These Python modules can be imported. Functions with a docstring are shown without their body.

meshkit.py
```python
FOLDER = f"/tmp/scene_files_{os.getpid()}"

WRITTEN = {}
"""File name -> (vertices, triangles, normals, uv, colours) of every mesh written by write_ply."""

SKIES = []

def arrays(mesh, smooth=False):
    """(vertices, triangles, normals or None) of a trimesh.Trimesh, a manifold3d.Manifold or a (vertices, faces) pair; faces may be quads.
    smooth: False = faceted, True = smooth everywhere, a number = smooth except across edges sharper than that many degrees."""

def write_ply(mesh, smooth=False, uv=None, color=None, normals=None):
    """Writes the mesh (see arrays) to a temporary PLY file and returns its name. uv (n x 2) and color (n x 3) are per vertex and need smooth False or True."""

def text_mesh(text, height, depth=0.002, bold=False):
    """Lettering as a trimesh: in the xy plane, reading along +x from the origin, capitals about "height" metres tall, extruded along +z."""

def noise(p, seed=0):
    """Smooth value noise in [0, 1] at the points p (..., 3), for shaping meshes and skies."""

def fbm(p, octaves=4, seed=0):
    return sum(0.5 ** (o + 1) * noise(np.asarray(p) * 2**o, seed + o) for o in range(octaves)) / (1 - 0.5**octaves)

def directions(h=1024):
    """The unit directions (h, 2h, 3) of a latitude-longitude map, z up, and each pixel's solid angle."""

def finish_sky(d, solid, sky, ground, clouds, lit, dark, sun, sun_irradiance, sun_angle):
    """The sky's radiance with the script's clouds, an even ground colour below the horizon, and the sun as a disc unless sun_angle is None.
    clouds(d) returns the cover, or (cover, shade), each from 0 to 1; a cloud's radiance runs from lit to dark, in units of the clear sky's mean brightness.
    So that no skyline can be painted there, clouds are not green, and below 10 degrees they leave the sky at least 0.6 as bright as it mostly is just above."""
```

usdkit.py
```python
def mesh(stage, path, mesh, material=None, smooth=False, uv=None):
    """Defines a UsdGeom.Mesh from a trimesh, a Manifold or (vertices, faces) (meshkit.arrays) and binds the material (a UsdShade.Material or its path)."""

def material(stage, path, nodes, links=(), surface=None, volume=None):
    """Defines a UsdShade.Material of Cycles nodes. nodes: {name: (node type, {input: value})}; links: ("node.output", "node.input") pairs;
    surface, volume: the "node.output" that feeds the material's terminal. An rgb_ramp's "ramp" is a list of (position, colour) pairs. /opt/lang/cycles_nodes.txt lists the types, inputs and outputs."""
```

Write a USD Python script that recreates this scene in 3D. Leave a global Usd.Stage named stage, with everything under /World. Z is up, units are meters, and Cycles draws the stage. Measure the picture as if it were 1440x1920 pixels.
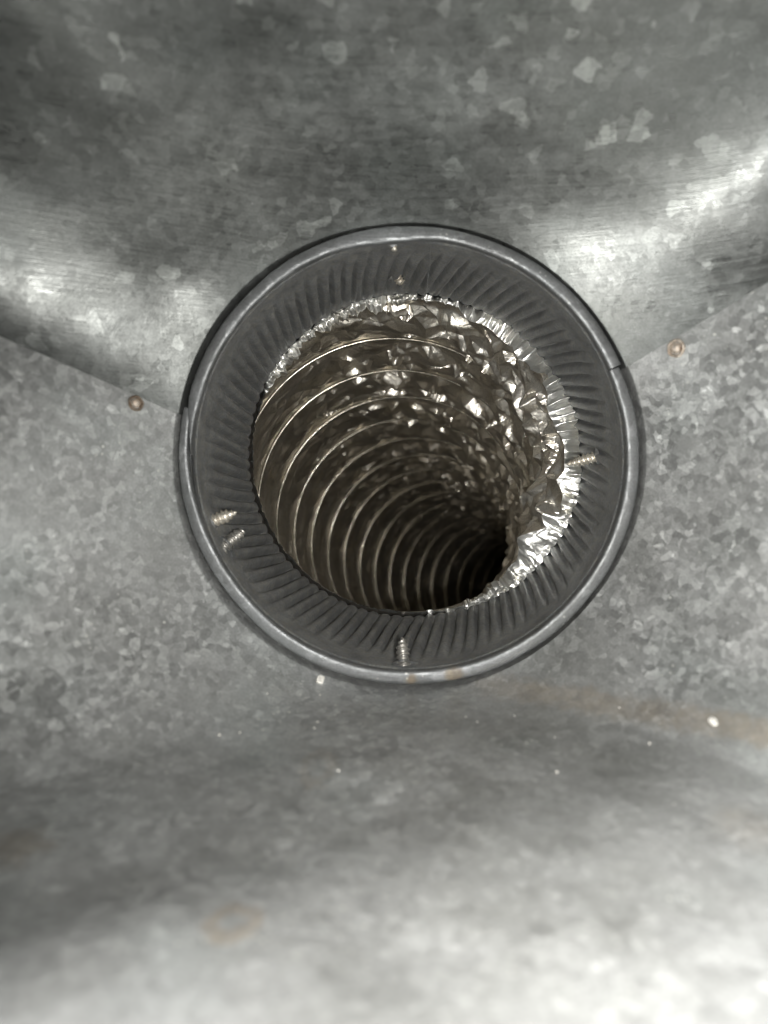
import math, numpy as np, trimesh, usdkit, meshkit
from pxr import Usd, UsdGeom, UsdLux, Gf, Sdf
from scipy.interpolate import PchipInterpolator

stage = Usd.Stage.CreateInMemory()
UsdGeom.SetStageUpAxis(stage, UsdGeom.Tokens.z)
UsdGeom.SetStageMetersPerUnit(stage, 1.0)
UsdGeom.Xform.Define(stage, '/World')
UsdGeom.Scope.Define(stage, '/World/Looks')
rng = np.random.default_rng(7)

# ------------------------------------------------------------------ camera
# A phone camera held inside the boot, looking along the duct axis (+y), z up.
F, U0, V0 = 1300.0, 768.0, 853.0          # focal length in photo pixels, where the duct axis falls
HA = 36.0
cam = UsdGeom.Camera.Define(stage, '/World/camera')
cam.CreateProjectionAttr('perspective')
cam.CreateHorizontalApertureAttr(HA); cam.CreateVerticalApertureAttr(HA * 4 / 3)
cam.CreateFocalLengthAttr(HA * F / 1440)
cam.CreateHorizontalApertureOffsetAttr(-(U0 - 720) / 1440 * HA)
cam.CreateVerticalApertureOffsetAttr((V0 - 960) / 1440 * HA)
cam.CreateClippingRangeAttr(Gf.Vec2f(0.005, 10))
cam.CreateFStopAttr(11.5); cam.CreateFocusDistanceAttr(0.30)
cam.CreateExposureAttr(0.0)
cam.AddRotateXOp().Set(90.0)

# ------------------------------------------------------------------ the phone's flash, just right of and below the lens
LPOS = (0.018, 0.000, -0.010)
flash = UsdLux.SphereLight.Define(stage, '/World/flash')
flash.CreateRadiusAttr(0.0035); flash.CreateNormalizeAttr(True)
flash.CreateIntensityAttr(1.0); flash.CreateColorAttr(Gf.Vec3f(1.0, 0.985, 0.95))
flash.AddTranslateOp().Set(Gf.Vec3d(*LPOS)); flash.AddRotateXOp().Set(84.0)
shp = UsdLux.ShapingAPI.Apply(flash.GetPrim())                # the flash lens throws a soft-edged beam
shp.CreateShapingConeAngleAttr(51.0); shp.CreateShapingConeSoftnessAttr(1.0)

# the room's ceiling lamp outside the open end: it reaches only the near part of the floor
def aim(light, p, q):
    p, q = np.array(p, float), np.array(q, float); z = (p - q) / np.linalg.norm(p - q)
    x = np.cross((0, 1., 0), z); x /= np.linalg.norm(x); y = np.cross(z, x)
    m = Gf.Matrix4d(*[float(c) for c in (*x, 0, *y, 0, *z, 0, *p, 1)]); light.AddTransformOp().Set(m)
room = UsdLux.RectLight.Define(stage, '/World/ceiling_lamp')
room.CreateWidthAttr(.45); room.CreateHeightAttr(.45); room.CreateNormalizeAttr(True)
room.CreateIntensityAttr(165.0); room.CreateColorAttr(Gf.Vec3f(1.0, .99, .97))
aim(room, (-1.75, -.50, 1.0), (.05, .1, -.09))

# ------------------------------------------------------------------ helpers
used = {}
def numbered(parent, name):
    k = used.get((parent, name), 0); used[(parent, name)] = k + 1
    return f'{parent}/{name}' + (f'_{k:03d}' if k else '')
def tag(prim, label=None, cat=None, group=None, kind=None):
    for k, v in (('label', label), ('category', cat), ('group', group), ('kind', kind)):
        if v: prim.SetCustomDataByKey(k, v)
def thing(name, label, cat, group=None, loc=(0, 0, 0)):
    x = UsdGeom.Xform.Define(stage, numbered('/World', name))
    x.AddTranslateOp().Set(Gf.Vec3d(*map(float, loc)))
    tag(x.GetPrim(), label, cat, group); x.loc = np.array(loc, float)
    return x
def part(name, mesh, mat, parent=None, smooth=True, label=None, origin=None):
    base = parent.GetPath().pathString if parent is not None else '/World'
    v, f = (np.asarray(mesh.vertices), np.asarray(mesh.faces)) if hasattr(mesh, 'vertices') else mesh
    if origin is not None: v = np.asarray(v) - origin
    m = usdkit.mesh(stage, numbered(base, name), (v, f), mat, smooth)
    if label: tag(m.GetPrim(), label)
    m.loc = getattr(parent, 'loc', np.zeros(3))
    return m
def grid(P, closed_u=False, flip=False):
    """P (nu, nv, 3) -> vertices, triangles"""
    nu, nv = P.shape[:2]
    i, j = np.meshgrid(np.arange(nu if closed_u else nu - 1), np.arange(nv - 1), indexing='ij')
    a = i * nv + j; b = ((i + 1) % nu) * nv + j
    q = np.stack([a, b, b + 1, a + 1], -1).reshape(-1, 4)
    if flip: q = q[:, ::-1]
    return P.reshape(-1, 3), np.vstack([q[:, [0, 1, 2]], q[:, [0, 2, 3]]])
def join(*ms):
    vs, fs, n = [], [], 0
    for v, f in ms:
        vs.append(v); fs.append(np.asarray(f) + n); n += len(v)
    return np.vstack(vs), np.vstack(fs)
def sstep(a, b, x):
    t = np.clip((np.asarray(x, float) - a) / (b - a), 0, 1); return t * t * (3 - 2 * t)
def project(P):
    return np.stack([U0 + F * P[..., 0] / P[..., 1], V0 - F * P[..., 2] / P[..., 1]], -1)

# ------------------------------------------------------------------ materials
def graph():
    return {}, []
class G:
    """small node-graph writer"""
    def __init__(s): s.n, s.l, s.k = {}, [], 0
    def add(s, kind, ins=None, **links):
        s.k += 1; name = f'n{s.k}'
        s.n[name] = (kind, dict(ins or {}))
        for k, v in links.items(): s.l.append((v, f'{name}.{k}'))
        return name
    def math(s, op, a, b=None, clamp=False):
        ins, links = {'math_type': op, 'use_clamp': clamp}, {}
        for key, x in (('value1', a), ('value2', b)):
            if x is None: continue
            if isinstance(x, str): links[key] = x
            else: ins[key] = float(x)
        return s.add('math', ins, **links) + '.value'
    def ramp(s, fac, stops, interp=True):
        return s.add('rgb_ramp', {'ramp': stops, 'interpolate': interp}, fac=fac) + '.color'
    def noise(s, vec, scale, detail=3, rough=.55, distortion=0., out='fac'):
        return s.add('noise_texture', {'scale': scale, 'detail': detail, 'roughness': rough, 'distortion': distortion}, vector=vec) + '.' + out
    def mix(s, fac, a, b, blend='mix'):
        ins, links = {'blend_type': blend}, {}
        for key, x in (('fac', fac), ('a', a), ('b', b)):
            if isinstance(x, str): links[key] = x
            else: ins[key] = x
        return s.add('mix_color', ins, **links) + '.result'
    def rng(s, v, a, b, c, d, kind='linear'):
        return s.add('map_range', {'range_type': kind, 'from_min': a, 'from_max': b, 'to_min': c, 'to_max': d, 'clamp': True}, value=v) + '.result'
    def build(s, name, surface):
        return usdkit.material(stage, f'/World/Looks/{name}', s.n, s.l, surface=surface)

def stain_masks(g, pos, stains):
    """rust and dirt spots that stay on the metal: (centre, (sx, sy, sz) half sizes, ring?, strength)"""
    out = None
    wob = g.noise(pos, 260, 4, .65)
    for c, sz, ring, k in stains:
        d = g.add('vector_math', {'math_type': 'subtract', 'vector2': c}, vector1=pos) + '.vector'
        d = g.add('vector_math', {'math_type': 'divide', 'vector2': sz}, vector1=d) + '.vector'
        L = g.add('vector_math', {'math_type': 'length'}, vector1=d) + '.value'
        L = g.math('add', L, g.math('multiply', g.math('subtract', wob, .5), 1.3))
        if ring: L = g.math('multiply', g.math('absolute', g.math('subtract', L, .72)), 2.4)
        m = g.rng(L, .35, 1.0, k, 0, 'smoothstep')
        out = m if out is None else g.math('maximum', out, m)
    return out

def galvanized(name, flake='dense', base=(.36, .385, .375), metallic=.8, rough=.42, stains=(), brushed=0.0, specks=True, tilt=.11):
    g = G(); pos = g.add('geometry') + '.position'
    warp = g.add('noise_texture', {'scale': 170., 'detail': 3, 'roughness': .6}, vector=pos) + '.color'
    warp = g.add('vector_math', {'math_type': 'subtract', 'vector2': (.5, .5, .5)}, vector1=warp) + '.vector'
    warp = g.add('vector_math', {'math_type': 'scale', 'scale': .0038}, vector1=warp) + '.vector'
    wp = g.add('vector_math', {'math_type': 'add'}, vector1=pos, vector2=warp) + '.vector'
    def cells(scale):
        c = g.add('voronoi_texture', {'scale': scale}, vector=wp) + '.color'; g.k_cell = getattr(g, 'k_cell', c)
        return g.add('separate_color', {}, color=c)
    c1, c2, c3 = cells(380.), cells(620.), cells(210.)
    big = g.noise(pos, 16, 4, .6); mid = g.noise(pos, 55, 4, .6); fine = g.noise(pos, 1500, 2, .6)
    if flake == 'dense':
        t = g.ramp(c1 + '.r', [(0, (.70,) * 3), (.28, (.75,) * 3), (.30, (.88,) * 3), (.68, (.96,) * 3), (.70, (1.08,) * 3), (.90, (1.14,) * 3), (.91, (1.28,) * 3), (1, (1.34,) * 3)])
        t2 = g.ramp(c2 + '.g', [(0, (.84,) * 3), (.5, (.9,) * 3), (.55, (1.05,) * 3), (.93, (1.05,) * 3), (.94, (1.4,) * 3)])
        t = g.mix(1.0, t, t2, 'multiply')
    else:
        t = g.ramp(c3 + '.r', [(0, (.92,) * 3), (.94, (1.0,) * 3), (.943, (1.4,) * 3), (1, (1.7,) * 3)])
        t2 = g.ramp(c1 + '.g', [(0, (.88,) * 3), (.55, (1.0,) * 3), (.88, (1.05,) * 3), (.885, (1.22,) * 3), (1, (1.3,) * 3)])
        t = g.mix(1.0, t, t2, 'multiply')
    # the flakes fade where the zinc has dulled
    fadem = g.rng(g.noise(pos, 24, 3, .6), .34, .58, .35, 1.0)
    t0 = t
    xyz = g.add('separate_xyz', {}, vector=pos)
    fadem = g.math('multiply', fadem, g.rng(xyz + '.z', -.084, -.06, .38, 1.0))
    t = g.mix(fadem, (1., 1., 1.), t0)
    bb = g.mix(1.0, g.mix(1.0, base, g.ramp(big, [(.25, (.80, .80, .78)), (.5, (1., 1., 1.)), (.75, (1.1, 1.12, 1.12))]), 'multiply'), t, 'multiply')
    bb = g.mix(1.0, bb, g.ramp(mid, [(.3, (.88, .88, .87)), (.7, (1.08, 1.08, 1.08))]), 'multiply')
    bb = g.mix(1.0, bb, g.ramp(fine, [(.3, (.86, .86, .86)), (.7, (1.12, 1.12, 1.12))]), 'multiply')
    # green-grey and tan tinge
    bb = g.mix(g.rng(g.noise(pos, 30, 2, .5), .55, .75, 0, .35), bb, g.mix(1.0, bb, (.95, 1.01, 1.0), 'multiply'))
    rr = g.math('add', g.rng(c1 + '.b', 0, 1, rough - .07, rough + .09), g.rng(mid, .3, .7, -.05, .07))
    met = metallic
    if specks:     # white corrosion grains
        sp = g.add('voronoi_texture', {'scale': 420.}, vector=pos)
        sm = g.math('multiply', g.rng(sp + '.distance', .10, .22, 1, 0), g.rng(g.noise(pos, 60, 3, .6), .56, .68, 0, .8))
        bb = g.mix(sm, bb, (.62, .62, .57)); rr = g.math('maximum', rr, g.math('multiply', sm, .8))
    if stains:
        sm = stain_masks(g, pos, stains)
        col = g.ramp(g.noise(pos, 320, 3, .6), [(.3, (.09, .065, .04)), (.7, (.20, .155, .095))])
        bb = g.mix(sm, bb, col)
        met = g.math('multiply', g.math('subtract', 1.0, sm, True), metallic)
        rr = g.math('maximum', rr, g.math('multiply', sm, .75))
    h = g.math('add', g.math('multiply', fine, .25), g.math('multiply', g.noise(pos, 420, 3, .6), .6))
    if brushed:
        mp = g.add('mapping', {'scale': (70., 70., 1900.), 'rotation': (0., .12, 0.)}, vector=pos) + '.vector'
        ln = g.noise(mp, 1.0, 3, .6)
        h = g.math('add', h, g.math('multiply', g.math('multiply', ln, brushed), g.rng(xyz + '.z', .075, .125, 1.0, .12)))
        rr = g.math('add', rr, g.rng(ln, .35, .65, -.06, .06))
    # every zinc crystal reflects at its own slight angle
    cc = g.add('vector_math', {'math_type': 'subtract', 'vector2': (.5, .5, .5)}, vector1=g.k_cell) + '.vector'
    cc = g.add('vector_math', {'math_type': 'scale', 'scale': tilt}, vector1=cc) + '.vector'
    nn = g.add('vector_math', {'math_type': 'add'}, vector1=g.add('geometry') + '.normal', vector2=cc) + '.vector'
    nn = g.add('vector_math', {'math_type': 'normalize'}, vector1=nn) + '.vector'
    bump = g.add('bump', {'strength': .32, 'distance': .00035}, height=h, normal=nn) + '.normal'
    ins, links = {'ior': 1.5}, {'base_color': bb, 'roughness': rr, 'normal': bump}
    if isinstance(met, str): links['metallic'] = met
    else: ins['metallic'] = met
    p = g.add('principled_bsdf', ins, **links)
    return g.build(name, p + '.BSDF')

def plain_metal(name, base, rough, metallic=1.0, dirt=(.2, .15, .1), dirt_amt=.3, scale=900, bump=.2, dist=.0002, mottle=.12):
    g = G(); pos = g.add('geometry') + '.position'
    n = g.noise(pos, scale, 4, .65); m = g.rng(g.noise(pos, scale * .35, 3, .6), .45, .7, 0, dirt_amt); lo = g.ramp(g.noise(pos, scale * .09, 5, .65), [(.3, (1 - mottle,) * 3), (.7, (1 + mottle,) * 3)])
    c = g.mix(m, g.mix(1.0, base, g.ramp(n, [(.3, (.62,) * 3), (.7, (1.3,) * 3)]), 'multiply'), dirt)
    c = g.mix(1.0, c, lo, 'multiply')
    r = g.math('add', g.rng(n, .3, .7, rough - .06, rough + .08), g.math('multiply', m, .3))
    b = g.add('bump', {'strength': bump, 'distance': dist}, height=n) + '.normal'
    p = g.add('principled_bsdf', {'metallic': metallic}, base_color=c, roughness=r, normal=b)
    return g.build(name, p + '.BSDF')

def foil_material(name='foil', rough=.36, tint=(1., 1., 1.)):
    g = G(); pos = g.add('geometry') + '.position'
    w = g.add('noise_texture', {'scale': 90., 'detail': 2}, vector=pos) + '.color'
    w = g.add('vector_math', {'math_type': 'scale', 'scale': .006}, vector1=w) + '.vector'
    wp = g.add('vector_math', {'math_type': 'add'}, vector1=pos, vector2=w) + '.vector'
    e1 = g.add('voronoi_texture', {'scale': 130., 'feature': 'distance_to_edge'}, vector=wp) + '.distance'
    e2 = g.add('voronoi_texture', {'scale': 320., 'feature': 'distance_to_edge'}, vector=wp) + '.distance'
    fib = g.noise(pos, 700, 3, .7, 1.5)
    h = g.math('add', g.math('add', g.math('multiply', g.rng(e1, 0, .12, 0, 1), .5), g.math('multiply', g.rng(e2, 0, .15, 0, 1), .25)), g.math('multiply', fib, .22))
    b = g.add('bump', {'strength': .30, 'distance': .0006}, height=h) + '.normal'
    col = g.ramp(g.noise(pos, 45, 4, .6), [(.3, (.74, .69, .61)), (.5, (.82, .78, .71)), (.72, (.84, .78, .66))])
    col = g.mix(1.0, col, tint, 'multiply')
    rr = g.rng(fib, .3, .7, rough - .06, rough + .06)
    p = g.add('principled_bsdf', {'metallic': 1.0}, base_color=col, roughness=rr, normal=b)
    return g.build(name, p + '.BSDF')

# ------------------------------------------------------------------ the boot: a sheet-metal transition from a rectangle to a circle
YR, RW = 0.230, 0.0779                     # plane of the round end and the radius of the sheet there
YB = 0.012                                 # plane of the rectangular end
XL, XR, ZT, ZB, RC = -0.265, 0.265, 0.205, -0.087, 0.030
def rect_path():
    """points of the rounded rectangle, counter-clockwise seen from the camera side: starts at the lower right"""
    from shapely.geometry import Polygon
    q = Polygon([(XR, ZB), (XR, .198), (.11, ZT), (-.13, ZT - .004), (XL, .135), (XL, ZB)]).buffer(-RC).buffer(RC, quad_segs=12)
    c = np.array(q.exterior.coords)[:-1]
    if Polygon(c).exterior.is_ccw is False: c = c[::-1]
    k = np.argmin((c[:, 0] - XR) ** 2 + (c[:, 1] - ZB - RC) ** 2); c = np.roll(c, -k, 0); pts = np.vstack([c, c[:1]])
    d = np.r_[0, np.cumsum(np.hypot(*np.diff(pts, axis=0).T))]
    return pts, d
RP, RD = rect_path()
def rect_len(x=None, z=None, side=None):
    dense = np.linspace(0, RD[-1], 8000); X = np.interp(dense, RD, RP[:, 0]); Z = np.interp(dense, RD, RP[:, 1])
    tx, tz = side
    return dense[np.argmin((X - tx) ** 2 + (Z - tz) ** 2)]
TH_R, TH_L = 23.0, 169.0                    # where the two side seams meet the round end (degrees)
KN = [(-20, (XR, ZB + RC)), (0, (XR, .03)), (TH_R, (XR, .160)), (40, (XR - .012, .198)), (66, (.14, ZT - .004)), (90, (0, ZT)), (116, (-.12, ZT - .004)),
      (146, (-.225, .152)), (TH_L, (XL, .116)), (182, (XL, .03)), (198, (XL, ZB + RC)), (225, (XL + .009, ZB + .009)), (252, (XL + RC, ZB)), (270, (0, ZB)), (288, (XR - RC, ZB))]
kt = [k[0] for k in KN]; kd = [rect_len(side=k[1]) for k in KN]
kt = [kt[-1] - 360] + kt + [340]; kd = [kd[-1] - RD[-1]] + kd + [kd[0] + RD[-1]]
LEN = PchipInterpolator(kt, kd)
def rect_point(th):
    d = np.mod(LEN((np.asarray(th) + 72) % 360 - 72), RD[-1])
    return np.interp(d, RD, RP[:, 0]), np.interp(d, RD, RP[:, 1])
def dth(a, b): return (np.asarray(a) - b + 180) % 360 - 180
def boot_surface(th, t, inset=0.0):
    """th degrees (n), t (m) from the round end (0) to the rectangular end (1)"""
    th = np.asarray(th, float); r = np.radians(th)
    wob = .0011 * np.exp(-(dth(th, 190) / 45) ** 2) + 0.0004 * np.sin(3 * r + 1) + 0.0003 * np.sin(5 * r + 2.2)
    cx, cz = (RW + wob) * np.cos(r), (RW + wob) * np.sin(r)
    qx, qz = rect_point(th)
    T = t[None, :]
    P = np.stack([cx[:, None] * (1 - T) + qx[:, None] * T, YR + (YB - YR) * (T - T * (1 - T) * (.04 + .36 * np.exp(-(dth(th, 45) / 27) ** 2) + .34 * np.exp(-(dth(th, 151) / 17) ** 2) + .14 * np.exp(-(dth(th, 166) / 9) ** 2))[:, None])
                  + .0024 * np.exp(-(dth(th, 143) / 6.5) ** 2)[:, None] * np.exp(-((T - .085) / .05) ** 2)
                  + .0020 * np.exp(-(dth(th, 54) / 13) ** 2)[:, None] * np.exp(-((T - .085) / .05) ** 2), cz[:, None] * (1 - T) + qz[:, None] * T], -1)
    # the floor sweeps up towards the open end, more on the right
    dn = np.clip(-np.sin(r), 0, 1) ** 1.2 * .035
    P[..., 2] += dn[:, None] * np.clip(t - .2, 0, 1)[None, :] ** 2
    # hand-formed sheet: shallow waves and a slight belly
    n = meshkit.fbm(P * np.array([26, 26, 26]) + 3.1, 3, 5) - .5
    amp = 0.0032 * sstep(0, .25, t)[None, :]
    rad = np.stack([P[..., 0], 0 * P[..., 0], P[..., 2]], -1); rad /= np.linalg.norm(rad, axis=-1, keepdims=True)
    return P - rad * (n * amp * 2 + inset)[..., None]
TT = np.r_[0, np.linspace(.004, 1, 150) ** 1.15]
def shell(th0, th1, inset):
    th = np.linspace(th0, th1, 460)
    P = boot_surface(th, TT, inset)
    r = np.radians(th)
    neck = []
    for rr, y in ((.0745, .2425), (.0772, .2422), (.0779, .2410), (.0780, .2330)):
        neck.append(np.stack([(rr - inset) * np.cos(r), np.full_like(r, y), (rr - inset) * np.sin(r)], -1))
    P = np.concatenate([np.stack(neck, 1), P], 1)
    back = P.copy(); rad = np.stack([np.cos(r), 0 * r + .25, np.sin(r)], -1)[:, None, :] * .0005
    outer = P + rad
    m = [grid(P, flip=True), grid(outer)]
    for k in (0, -1):
        e = np.stack([P[k], outer[k]], 0); m.append(grid(e))
    return join(*m)
upper = shell(TH_R - 1.0, TH_L + 1.0, 0.0007)
lower = shell(TH_L - 3.0, TH_R + 3.0 + 360, 0.0)
dense_th = np.linspace(-180, 180, 1441); dense_P = boot_surface(dense_th, TT)
dense_px = project(dense_P)
def on_boot(u, v):
    """point and inward normal on the boot's inside under photo pixel (u, v)"""
    ok = dense_P[..., 1] > .03
    d = np.where(ok, (dense_px[..., 0] - u) ** 2 + (dense_px[..., 1] - v) ** 2, 1e12)
    i, j = np.unravel_index(d.argmin(), d.shape); i = min(max(i, 2), 1438); j = min(max(j, 2), len(TT) - 3)
    a, b = dense_P[i + 2, j] - dense_P[i - 2, j], dense_P[i, j + 2] - dense_P[i, j - 2]
    n = np.cross(a, b); n /= np.linalg.norm(n)
    p = dense_P[i, j]
    if n @ (np.array([0, .1, 0]) - p) < 0: n = -n
    return p, n
def st(u, v, sz, ring, k): return (tuple(on_boot(u, v)[0]), sz, ring, k)
low_stains = [st(u, v, (.016, .012, .004), 0, k) for u, v, k in ((945, 1288, .35), (1010, 1298, .42), (1080, 1308, .42), (1150, 1320, .40), (1225, 1334, .42), (1300, 1348, .45), (1380, 1362, .5), (1440, 1372, .55))]
low_stains += [st(600, 1435, (.005, .010, .004), 1, .25), st(437, 1725, (.0048, .0065, .004), 1, .5), st(20, 1585, (.010, .010, .006), 0, .4), st(1400, 1550, (.010, .012, .006), 0, .2)]
M_upper = galvanized('galvanized_upper', 'sparse', (.235, .243, .236), .88, .40, brushed=.7, tilt=.045, specks=False)
M_lower = galvanized('galvanized_lower', 'dense', (.318, .322, .317), .5, .44, stains=low_stains)
rim_st = [((0.0005, YR, -.0745), (.0022, .01, .003), 0, .8), ((.0148, YR, -.0728), (.0045, .01, .0035), 0, .75)]
M_rim = galvanized('galvanized_rim', 'sparse', (.205, .21, .213), .72, .52, stains=rim_st, brushed=1.4, specks=True)
boot = thing('duct_boot', 'large galvanized sheet metal duct boot narrowing to a round opening with a rolled rim', 'duct boot')
part('upper_shell', upper, M_upper, boot, 35, 'dull grey upper half with sparse pale flakes and bright creased corners')
part('lower_shell', lower, M_lower, boot, 35, 'mottled lower half with dense zinc spangle and brown rust streaks')

# rolled rims (one half bead on each shell)
def rim(th0, th1, rc, ar, ay, yc, lower_one):
    th = np.linspace(th0, th1, 520); r = np.radians(th); a = np.linspace(0, 2 * np.pi, 29)
    n1 = meshkit.fbm(np.c_[np.cos(r) * 3, np.sin(r) * 3, np.full_like(r, .3 + lower_one)], 3, 9) - .5
    R = rc + .0015 * n1; A = np.full_like(r, ar); Y = np.full_like(r, yc)
    if lower_one:                                     # tucks behind the upper bead on the left
        k = 1 - sstep(TH_L - 2, 205, th); R = R + .0011 * k; A = A * (1 - .30 * k); Y = Y + .0006 * k
        e = sstep(372, 383, th); A = A * (1 - .12 * e); R = R - .0005 * e; Y = Y - .0002 * e
    else:                                             # thins to a point past the seam on the left, flattened at the top
        k = sstep(TH_L - 6, th1, th); A = A * (1 - .93 * k); R = R - .0016 * k; Y = Y - .0004 * k
        d = np.exp(-((th - 96) / 9.0) ** 2); A = A * (1 + .28 * d); R = R - .0006 * d
    ca, sa = np.cos(a), np.sin(a); fl = lambda x, e: np.sign(x) * np.abs(x) ** e
    rr = R[:, None] + A[:, None] * fl(ca, .75)[None]
    yy = Y[:, None] + .8 * ay * (fl(sa, .6) + .22 * ca)[None]
    P = np.stack([rr * np.cos(r)[:, None], yy, rr * np.sin(r)[:, None]], -1)
    m = [grid(P)]
    for k in (0, -1):
        c = P[k].mean(0); v = np.vstack([P[k], c]); f = np.array([[i, i + 1, len(P[k])] for i in range(len(P[k]) - 1)])
        m.append((v, f))
    return join(*m)
part('rolled_rim', rim(TH_R + .2, TH_L + 11, .0740, .0023, .0028, .2312, 0), M_rim, boot, 40)
part('rolled_rim', rim(TH_L - 1, TH_R + 360 - .2, .0741, .0023, .0028, .2314, 1), M_rim, boot, 40, 'lower rim bead with rust spots at its bottom')

# rivets beside the side seams
M_rust = plain_metal('rusty_fastener', (.30, .25, .20), .55, .8, (.16, .085, .04), .75, 1400, .5, .0003)
M_rivet = plain_metal('pale_rivet', (.60, .54, .47), .60, .8, (.30, .18, .10), .6, 900, .3, .0003)
def frame(n, up=(0, 0, 1)):
    n = np.asarray(n, float); n = n / np.linalg.norm(n)
    x = np.cross(up, n); x /= np.linalg.norm(x); return np.stack([x, np.cross(n, x), n], 1)
def lathe(prof, seg=40, fn=None):
    a = np.linspace(0, 2 * np.pi, seg, endpoint=False); prof = np.asarray(prof, float)
    P = np.stack([prof[None, :, 0] * np.cos(a)[:, None], prof[None, :, 0] * np.sin(a)[:, None], np.broadcast_to(prof[None, :, 1], (seg, len(prof)))], -1)
    if fn is not None: P = fn(P, a)
    return grid(P, closed_u=True)
def rivet(u, v, rad, mat_ring, mat_core, label):
    p, n = on_boot(u, v); B = frame(n)
    def irr(P, a):
        k = 1 + .05 * np.sin(2 * a + u) + .03 * np.sin(5 * a + 1.3); P[..., :2] *= k[:, None, None]; return P
    ring = lathe([(rad, -.0004), (rad, .0004), (rad * .95, .0009), (rad * .84, .0011), (rad * .74, .0009), (rad * .66, .0003), (rad * .60, -.0003), (.0, -.0004)], 40, irr)
    core = lathe([(rad * .60, -.0002), (rad * .57, .0005), (rad * .42, .0010), (rad * .2, .0012), (.00001, .00122)], 32)
    root = part('rivet', (ring[0] @ B.T + p, ring[1]), mat_ring, boot, 40, label)
    part('pin', (core[0] @ B.T + p, core[1]), mat_core, root, 40)
rivet(1268, 652, .0029, M_rivet, M_rivet, 'pale tan rivet on the right wall')
rivet(255, 757, .0025, M_rust, M_rivet, 'rusty brown rivet on the left wall')

# ------------------------------------------------------------------ the crimped collar
Y0, Y1, R0, R1 = .2325, .3035, .0722, .0704
M_collar = plain_metal('collar_zinc', (.245, .252, .256), .50, .65, (.42, .39, .31), .35, 1300, .5, .0004, .24)
def collar_radius(th, s):
    """th radians, s 0 near .. 1 far"""
    NR = 92
    tw = .13
    ph = NR * (th + tw * (1 - s)) + 1.8 * meshkit.noise(np.stack([np.cos(th) * 4, np.sin(th) * 4, s * 2], -1), 3)
    wr_ = np.mod(ph, 2 * np.pi) - np.pi; w = 2.0 * np.exp(-(wr_ / 1.25) ** 2) - .6
    irr = .75 + .5 * meshkit.noise(np.stack([np.cos(th) * 5, np.sin(th) * 5, s * 1.5], -1), 11)
    A = .0014 * sstep(.10, .5, s + .12 * (meshkit.noise(np.stack([np.cos(th) * 14, np.sin(th) * 14, 0 * s], -1), 2) - .5)) * irr * (1 - .7 * sstep(.82, 1, s))
    r = R0 + (R1 - R0) * s + A * w
    ts = np.radians(84.0); d = np.mod(th - ts + np.pi, 2 * np.pi) - np.pi
    r = r + np.where(d < 0, .0008 * np.exp(d / .03), -.0002 * np.exp(-d / .05))        # lap seam
    return r + .0004 * (meshkit.fbm(np.stack([np.cos(th) * 3, np.sin(th) * 3, s * 2], -1), 2, 4) - .5)
th = np.linspace(0, 2 * np.pi, 1841)[:-1]; sv = np.linspace(0, 1, 60)
TH, S = np.meshgrid(th, sv, indexing='ij')
RR = collar_radius(TH, S)
P = np.stack([RR * np.cos(TH), Y0 + (Y1 - Y0) * S, RR * np.sin(TH)], -1)
PO = np.stack([(RR + .0006) * np.cos(TH), Y0 + (Y1 - Y0) * S, (RR + .0006) * np.sin(TH)], -1)
endc = np.stack([P[:, -1], PO[:, -1]], 1)
collar = thing('crimped_collar', 'dark grey crimped round metal collar seated inside the rolled rim', 'duct collar')
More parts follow.
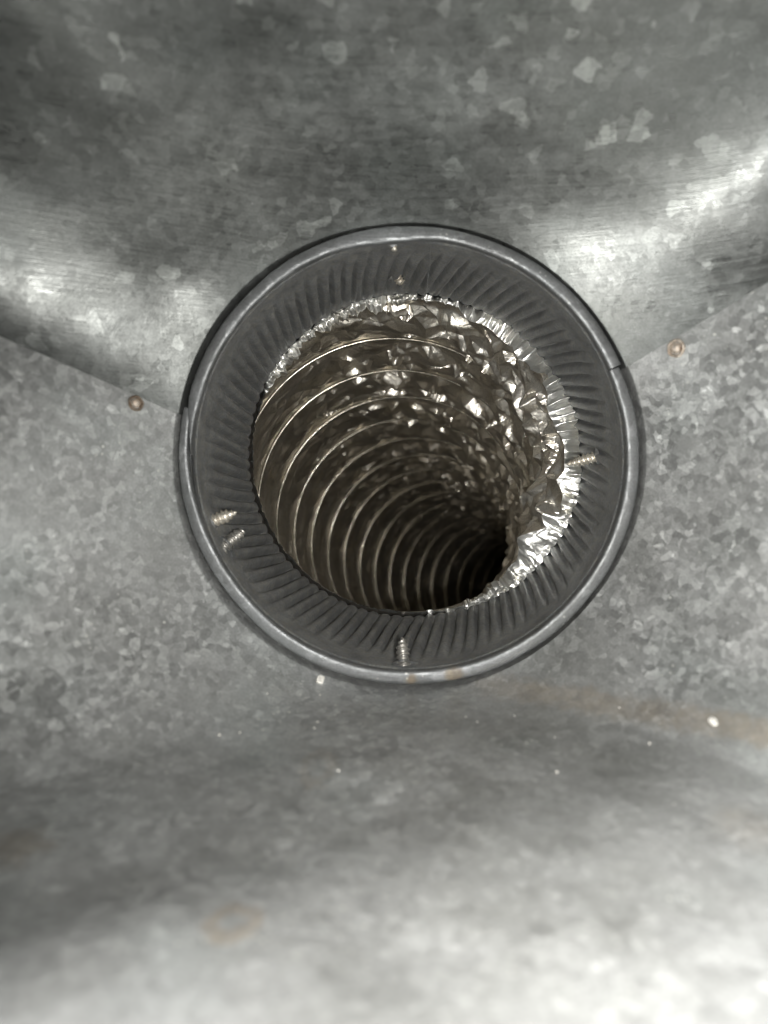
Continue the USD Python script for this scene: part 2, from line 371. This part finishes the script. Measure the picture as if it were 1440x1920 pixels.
part('sleeve', join(grid(P, True, True), grid(PO, True), grid(endc, True)), M_collar, collar, 50)
# the edge strip that starts behind the bead
def hoop(prof, n=400):
    a = np.linspace(0, 2 * np.pi, n, endpoint=False); pr = np.array(prof)
    return grid(np.stack([pr[None, :, 0] * np.cos(a)[:, None], np.broadcast_to(pr[None, :, 1], (n, len(pr))), pr[None, :, 0] * np.sin(a)[:, None]], -1), True, True)
part('flange', hoop([(.0752, .2364), (.0735, .2362), (.0727, .2354), (.0724, .2340), (.0721, .2334), (.0718, .2338), (.0718, .2360)]), M_collar, collar, 50)

# ------------------------------------------------------------------ the flexible duct: a foil liner over a wire helix, bending right and down
FP = [0.0169, 0.1419, 0.0452, -0.2834, 1.4624, -0.5651, -0.2644, -0.287, 0.4439, 0.0381, 0.1567]
PIT, S0, RT = FP[9], FP[10], .0722
ss = np.linspace(0, .95, 1500); d0 = 0.0
ya = FP[3] + FP[4] * ss + FP[5] * ss ** 2; pi_ = FP[6] + FP[7] * ss + FP[8] * ss ** 2
tan = np.c_[np.sin(ya) * np.cos(pi_), np.cos(ya) * np.cos(pi_), np.sin(pi_)]
cen = np.cumsum(tan, 0) * (ss[1] - ss[0]); cen = cen - cen[0] + np.array(FP[:3])
def axis(q):
    C = np.stack([np.interp(q, ss, cen[:, i]) for i in range(3)], -1); T = np.stack([np.interp(q, ss, tan[:, i]) for i in range(3)], -1)
    T /= np.linalg.norm(T, axis=-1, keepdims=True)
    e1 = np.cross(T, [0, 0, 1.]); e1 /= np.linalg.norm(e1, axis=-1, keepdims=True); return C, T, e1, np.cross(e1, T)
def turn(th): return (np.mod(th + np.pi / 2, 2 * np.pi) - np.pi) / (2 * np.pi)     # share of a pitch, -.5 .. .5, jump at the bottom
def folds(a, b, seed, lams, n_each=3):
    """creased sheet: triangle waves in random directions over the unrolled liner (metres)"""
    rg = np.random.default_rng(seed); out = 0; tot = 0
    wx = meshkit.fbm(np.stack([a * 30, b * 30, 0 * a + seed], -1), 3, seed) - .5; wy = meshkit.fbm(np.stack([a * 30, b * 30, 0 * a + seed + 9.5], -1), 3, seed + 3) - .5
    for lam in lams:
        for _ in range(n_each):
            an = rg.uniform(0, np.pi); ph = rg.uniform(0, 1)
            x = (np.cos(an) * (a + wx * .03) + np.sin(an) * (b + wy * .03)) / lam + ph
            tri = np.abs(2 * (x - np.floor(x)) - 1)
            m = meshkit.noise(np.stack([a / lam / 1.6, b / lam / 1.6, 0 * a + ph * 50], -1), seed + 5)
            out = out + (tri - .5) * lam * np.clip(m * 1.6 - .3, 0, 1); tot += lam
    da = np.gradient(out, axis=0) / np.maximum(np.abs(np.gradient(a, axis=0)), 1e-9); db = np.gradient(out, axis=1) / np.maximum(np.abs(np.gradient(b, axis=1)), 1e-9)
    return out / np.sqrt((da ** 2 + db ** 2).mean())
def facets(a, b, seed, spacing):
    from scipy.interpolate import LinearNDInterpolator
    rg = np.random.default_rng(seed); L = 2 * np.pi * RT; q0, q1 = b.min() - .02, b.max() + .02
    n = int(L * (q1 - q0) / spacing ** 2); pts = np.c_[rg.uniform(0, L, n), rg.uniform(q0, q1, n)]; h = rg.normal(0, 1, n)
    pts = np.vstack([pts, pts + [L, 0], pts - [L, 0]]); h = np.r_[h, h, h]
    k = (pts[:, 0] > -3 * spacing) & (pts[:, 0] < L + 3 * spacing); pts, h = pts[k], h[k]
    pts[:, 0] *= .75                                                     # facets a little longer round the tube
    out = LinearNDInterpolator(pts, h)(a * .75, b)
    da = np.gradient(out, axis=0) / np.gradient(a, axis=0); db = np.gradient(out, axis=1) / np.gradient(b, axis=1)
    return out / np.sqrt(np.median(da ** 2 + db ** 2))
NT, NS = 1100, 760
th = np.linspace(0, 2 * np.pi, NT, endpoint=False)
u = np.linspace(0, 1, NS); q = .118 + (.90 - .118) * (.55 * u + .45 * u ** 2.0)
TH, Q = np.meshgrid(th, q, indexing='ij')
n_ = (Q - S0) / PIT - turn(TH); k = n_ - np.floor(n_)                      # place between two turns of the wire
inner = np.clip(.5 + .62 * np.cos(TH - np.radians(28)), 0, 1)             # 1 on the inside of the bend (right), 0 on the outside
first = inner ** 2 * np.exp(-np.clip(n_ - .2, 0, 9) ** 2 / .5)
A = .0001 + .0026 * inner ** 1.8 * (1 - .35 * sstep(.3, .8, Q)) + .0042 * first
fa, fb = TH * RT, Q
skew = .70 + .18 * (meshkit.noise(np.stack([np.cos(TH) * 5, np.sin(TH) * 5, np.floor(n_) * 3.7], -1), 8) - .5)
saw = np.where(k < skew, k / skew, (1 - k) / (1 - skew)); saw = saw ** (1.0 + .4 * inner)
ampv = .35 + 1.3 * meshkit.noise(np.stack([np.cos(TH) * 6, np.sin(TH) * 6, n_ * .9], -1), 21)
edge = np.minimum(np.minimum(k, 1 - k) / .14, 1)                          # calm at the wire
disp = A * saw * ampv
disp = disp - .0001 * (1 - inner) * np.sin(np.pi * k) ** 1.6               # the taut side sags outward between turns
disp = disp + edge * (.04 + .20 * inner ** 1.2 + .12 * first) * np.clip(facets(fa, fb, 4, .0095), -.02, .02)
disp = disp + edge * (.10 + .32 * inner ** 1.1) * np.clip(facets(fa, fb, 5, .0046), -.01, .01)
disp = disp + edge * .20 * (1 - inner) * folds(fa * .14, fb, 15, (.005, .009), 3)   # fine creases round the taut side
C, T, E1, E2 = axis(Q)
rr = RT - disp
P = C + (rr * np.cos(TH))[..., None] * E1 + (rr * np.sin(TH))[..., None] * E2
# start edge: ragged, inside the collar on the right, at its end elsewhere
ang = np.arctan2(P[..., 2], P[..., 0])
jag = meshkit.fbm(np.stack([np.cos(th) * 11, np.sin(th) * 11, 0 * th], -1), 4, 31) - .5
jagf = meshkit.fbm(np.stack([np.cos(th) * 45, np.sin(th) * 45, 0 * th], -1), 3, 77) - .5
rgt = np.exp(-((np.mod(th + np.radians(8) + np.pi, 2 * np.pi) - np.pi) / np.radians(48)) ** 2)
ys = .3065 - .022 * rgt + .004 * jag
Pn = np.empty_like(P)
for i in range(NT):                                                      # slide each lengthwise line so that it starts at its own edge
    y = P[i, :, 1]; mono = np.maximum.accumulate(y + np.arange(NS) * 1e-7)
    j0 = np.interp(ys[i], mono, np.arange(NS)); jj = j0 + (NS - 1 - j0) * np.linspace(0, 1, NS)
    for c in range(3): Pn[i, :, c] = np.interp(jj, np.arange(NS), P[i, :, c])
P = Pn
rad = np.hypot(P[..., 0], P[..., 2]); lim = np.where(P[..., 1] < Y1 + .002, .0690, 9.); kk = np.minimum(1, lim / rad)
P[..., 0] *= kk; P[..., 2] *= kk
# crumpled torn lip that faces the opening
def lobe(c, w, p=4): return np.exp(-np.abs((np.mod(th - np.radians(c) + np.pi, 2 * np.pi) - np.pi) / np.radians(w)) ** p)
bw = .0007 + .0034 * lobe(115, 34) + .0009 * lobe(60, 25, 2) + .0007 * lobe(5, 25, 2) + .0042 * lobe(-38, 22, 2)
bw = bw * (1 + 1.5 * jagf + 1.4 * jag)
ru = .0702 - bw
dy = np.maximum(P[..., 1] - P[:, :1, 1], 0)
lim = ru[:, None] + .25 * np.minimum(dy, .004) + .55 * np.maximum(dy - .004, 0)
rad = np.hypot(P[..., 0], P[..., 2]); kk = np.minimum(1, np.where(dy < .03, lim, 9.) / rad); P[..., 0] *= kk; P[..., 2] *= kk
LN = 16; lip = np.empty((NT, LN, 3)); st0 = P[:, 0]; r0 = np.hypot(st0[:, 0], st0[:, 2]); a0 = np.arctan2(st0[:, 2], st0[:, 0])
pl = meshkit.noise(np.stack([np.cos(th) * 38, np.sin(th) * 38, 0 * th], -1), 5) - .5
pl2 = np.abs(meshkit.noise(np.stack([np.cos(th) * 28, np.sin(th) * 28, 0 * th + 7], -1), 6) - .5) - .2
for j in range(LN):
    f = (LN - 1 - j) / (LN - 1)                                          # 1 at the torn edge
    r = r0 + np.maximum(.0708 - r0, 0) * f
    fac = np.clip(bw / .004, .15, 1.2)
    pl = meshkit.fbm(np.stack([np.cos(th) * 17, np.sin(th) * 17, 0 * th + f * 1.1], -1), 2, 5) - .5
    y = st0[:, 1] - .0016 * f * fac - .0011 * np.sin(f * np.pi) * fac + (.0046 * pl + .0030 * pl2) * fac * np.sin(np.clip(f * 1.15 + .06, 0, 1) * np.pi * .75) - f ** 3 * .0032 * np.clip(jagf + .12, -.05, 1) * fac
    y = y + (1 - np.clip((bw - .0006) / .0014, 0, 1)) * f * .006
    aj_ = a0 + .006 * fac * np.sin(f * 7 + 40 * pl) * f
    lip[:, j] = np.stack([r * np.cos(aj_), y, r * np.sin(aj_)], -1)
M_foil = foil_material()
M_lip = foil_material('foil_edge', .42, (1.06, 1.11, 1.18))
flex = thing('flexible_duct', 'flexible foil duct with wire coil bending away to the right behind the collar', 'flexible duct')
part('foil_liner', grid(P, True, True), M_foil, flex, 16)
part('torn_edge', grid(lip, True, True), M_lip, flex, 28, 'crinkled bright silver edge of the foil liner')
# the plain outer jacket round the liner, closing on the back of the boot
qj = np.linspace(.19, .92, 40); Cj, Tj, E1j, E2j = axis(qj); aj = np.linspace(0, 2 * np.pi, 49)
def circ(c, e1, e2, r): return c + r * (np.cos(aj)[:, None] * e1 + np.sin(aj)[:, None] * e2)
ex, ez = np.array([1., 0, 0]), np.array([0, 0, 1.])
rows = [circ(np.array([0, .2376, 0]), ex, ez, .0790), circ(np.array([0, .2378, 0]), ex, ez, .092), circ(np.array([-.002, .262, 0]), ex, ez, .094), circ(np.array([-.005, .288, -.002]), ex, ez, .094)]
rows += [circ(Cj[i], E1j[i], E2j[i], .094) for i in range(len(qj))]
M_jacket = plain_metal('grey_jacket', (.3, .3, .3), .7, 0.0, (.2, .2, .2), .3, 200, .2, .0005)
part('outer_jacket', grid(np.stack(rows, 1)), M_jacket, flex, True)
# wire helix
tt = np.linspace(.35, 19.0, 3000); thh = 2 * np.pi * (tt + .5) - np.pi / 2
qq = S0 + PIT * (tt - .0)
# same law as the liner: turn n at angle th lies at S0 + PIT * (n + turn(th))
C, T, E1, E2 = axis(qq)
W = C + ((RT - .0008) * np.cos(thh))[:, None] * E1 + ((RT - .0008) * np.sin(thh))[:, None] * E2
keep = (W[:, 1] > .306) & (qq < .90) | ((np.hypot(W[:, 0], W[:, 2]) < .0685) & (W[:, 1] > .288) & (qq < .9))
first = np.argmax(keep); last = np.nonzero(keep)[0][-1]
def tube(path, r, seg=8):
    t = np.gradient(path, axis=0); t /= np.linalg.norm(t, axis=1)[:, None]
    return t
idx = np.nonzero(keep)[0]; runs = np.split(idx, np.nonzero(np.diff(idx) > 1)[0] + 1)
coil = []
for run in runs:
    if len(run) < 8: continue
    p = W[run]; t = np.gradient(p, axis=0); t /= np.linalg.norm(t, axis=1)[:, None]
    rdv = C[run] - p; rdv /= np.linalg.norm(rdv, axis=1)[:, None]; b = np.cross(t, rdv)
    a = np.linspace(0, 2 * np.pi, 9)
    wr = .00045
    coil.append(grid(p[:, None] + wr * (np.cos(a)[None, :, None] * rdv[:, None] + np.sin(a)[None, :, None] * b[:, None])))
M_wire = plain_metal('foil_covered_wire', (.72, .68, .60), .24, 1.0, (.4, .35, .28), .3, 300, .15, .0002)
part('wire_coil', join(*coil), M_wire, flex, True)

# ------------------------------------------------------------------ screws driven through the collar
M_screw = plain_metal('tan_zinc_screw', (.70, .66, .58), .38, .75, (.32, .24, .15), .5, 1500, .3, .0002)
M_screw2 = plain_metal('grey_zinc_screw', (.62, .60, .56), .34, .9, (.25, .22, .18), .4, 1500, .3, .0002)
def screw(base_px, tip_px, L, label, mat, rad=.0024, turns=5.5, blunt=False, rbase=.0715, pitch=.0017):
    db = np.array([base_px[0] - U0, V0 - base_px[1]]); y = F * rbase / np.hypot(*db)
    p0 = np.array([db[0] * y / F, y, db[1] * y / F])
    n = -np.array([p0[0], 0, p0[2]]); n /= np.linalg.norm(n)
    dt = np.array([tip_px[0] - U0, V0 - tip_px[1]])
    # tip: point of the ray through tip_px at about length L from the base
    best = min((abs(np.linalg.norm(np.array([dt[0] * yy / F, yy, dt[1] * yy / F]) - p0) - L), yy) for yy in np.linspace(y - .008, y + .008, 321))[1] if L > .004 else y
    tip = np.array([dt[0] * best / F, best, dt[1] * best / F])
    ax = tip - p0; ln = np.linalg.norm(ax); B = frame(ax / ln, (0, 1, 0.01))
    hs = np.linspace(-.0032, ln, 130); a = np.linspace(0, 2 * np.pi, 29)
    H, AA = np.meshgrid(hs, a, indexing='ij')
    tp = np.clip((ln - H) / (ln * (.46 if not blunt else .3)), 0, 1) ** (.62 if not blunt else .35)
    ph = np.mod(H / pitch - AA / (2 * np.pi), 1.0)
    th_ = np.exp(-((ph - .5) / .17) ** 2)
    R = tp * (rad * .70 + rad * .32 * th_ * sstep(0, .35, tp))
    Q = np.stack([R * np.cos(AA), R * np.sin(AA), H], -1)
    v, f = grid(Q, flip=True)
    head = lathe([(.00001, -.0048), (.0036, -.0048), (.0038, -.0042), (.0036, -.0030), (.0019, -.0028)], 24)   # washer head on the outside of the collar
    t = thing('screw', label, 'screw', 'sheet metal screws through the collar', p0)
    bur = lathe([(rad * .80, .0001), (rad * 1.02, .0007), (rad * 1.25, .0001), (rad * 1.9, -.0006)], 28, lambda P, a: P * np.stack([1 + .10 * np.sin(3 * a + L * 900), 1 + .10 * np.sin(3 * a + L * 900), 1 + .35 * np.sin(4 * a)], -1)[:, None, :])
    part('burr', ((bur[0] + [0, 0, -.0005]) @ B.T, bur[1]), M_collar, t, 50)
    part('threaded_shank', (v @ B.T, f), mat, t, 50)
    part('head', (head[0] @ B.T, head[1]), mat, t, 40)
screw((402, 975), (444, 960), .0085, 'pointed tan screw at the left of the collar, upper of the pair', M_screw)
screw((426, 1020), (457, 996), .0078, 'ribbed screw at the left of the collar, lower of the pair', M_screw2, .0024, blunt=True)
screw((1117, 857), (1061, 871), .0112, 'long tan screw on the right of the collar touching the foil edge', M_screw)
screw((757, 1241), (754, 1194), .0090, 'grey threaded screw standing upright at the bottom of the collar', M_screw2)
screw((739, 463), (741, 471), .0024, 'tiny screw tip poking out under the top of the rolled rim', M_screw, .0012, blunt=True)
screw((746, 520), (754, 533), .0024, 'short tan screw end near the top crinkled foil edge', M_screw, .0020, blunt=True, pitch=.0012)

# ------------------------------------------------------------------ bits of debris on the floor of the boot
gw = G(); pw = gw.add('geometry') + '.position'
cw = gw.ramp(gw.noise(pw, 1500, 3, .6), [(.3, (.55, .53, .48)), (.7, (.82, .80, .75))])
M_white = gw.build('white_debris', gw.add('principled_bsdf', {'roughness': .7}, base_color=cw) + '.BSDF')
def pebble(u, v, size, flat, name, label, group=None, seed=0):
    p, n = on_boot(u, v); rg = np.random.default_rng(seed + 100)
    m = trimesh.creation.icosphere(subdivisions=2); w = m.vertices
    k = .72 + .6 * meshkit.noise(w * 1.7 + rg.uniform(0, 30, 3), seed); w = w * k[:, None]
    if flat: w = np.clip(w, -.75, .75)
    w = w * np.array([size[0], size[1], size[2]]) / 2
    B = frame(n, (0, 1, 0.01)); w = w @ B.T + n * size[2] * .35
    t = usdkit.mesh(stage, numbered('/World', name), (w, m.faces), M_white, False if flat else True)
    t.AddTranslateOp().Set(Gf.Vec3d(*map(float, p))); tag(t.GetPrim(), label, 'debris', group)
pebble(600, 1274, (.0032, .0042, .0012), True, 'paint_chip', 'angular white paint chip lying just below the rolled rim at lower left', seed=3)
pebble(1339, 1356, (.0019, .0030, .0012), False, 'white_grain', 'oval white grain lying on the rust streak at right', seed=5)
for i, (a, b, s) in enumerate([(599, 1304, .7), (500, 1301, .5), (587, 1365, .6), (594, 1354, .5), (450, 1375, .7), (409, 1380, .9), (636, 1448, .8), (1047, 1447, .9), (1220, 1396, .9), (1162, 1327, .6), (965, 1342, .5), (895, 1352, .5), (873, 1345, .5), (1042, 1382, .5)]):
    pebble(a, b, (.0007 * s, .0009 * s, .0005 * s), False, 'dust_speck', 'tiny pale speck of dust scattered on the floor of the boot', 'dust specks on the boot floor', seed=20 + i)
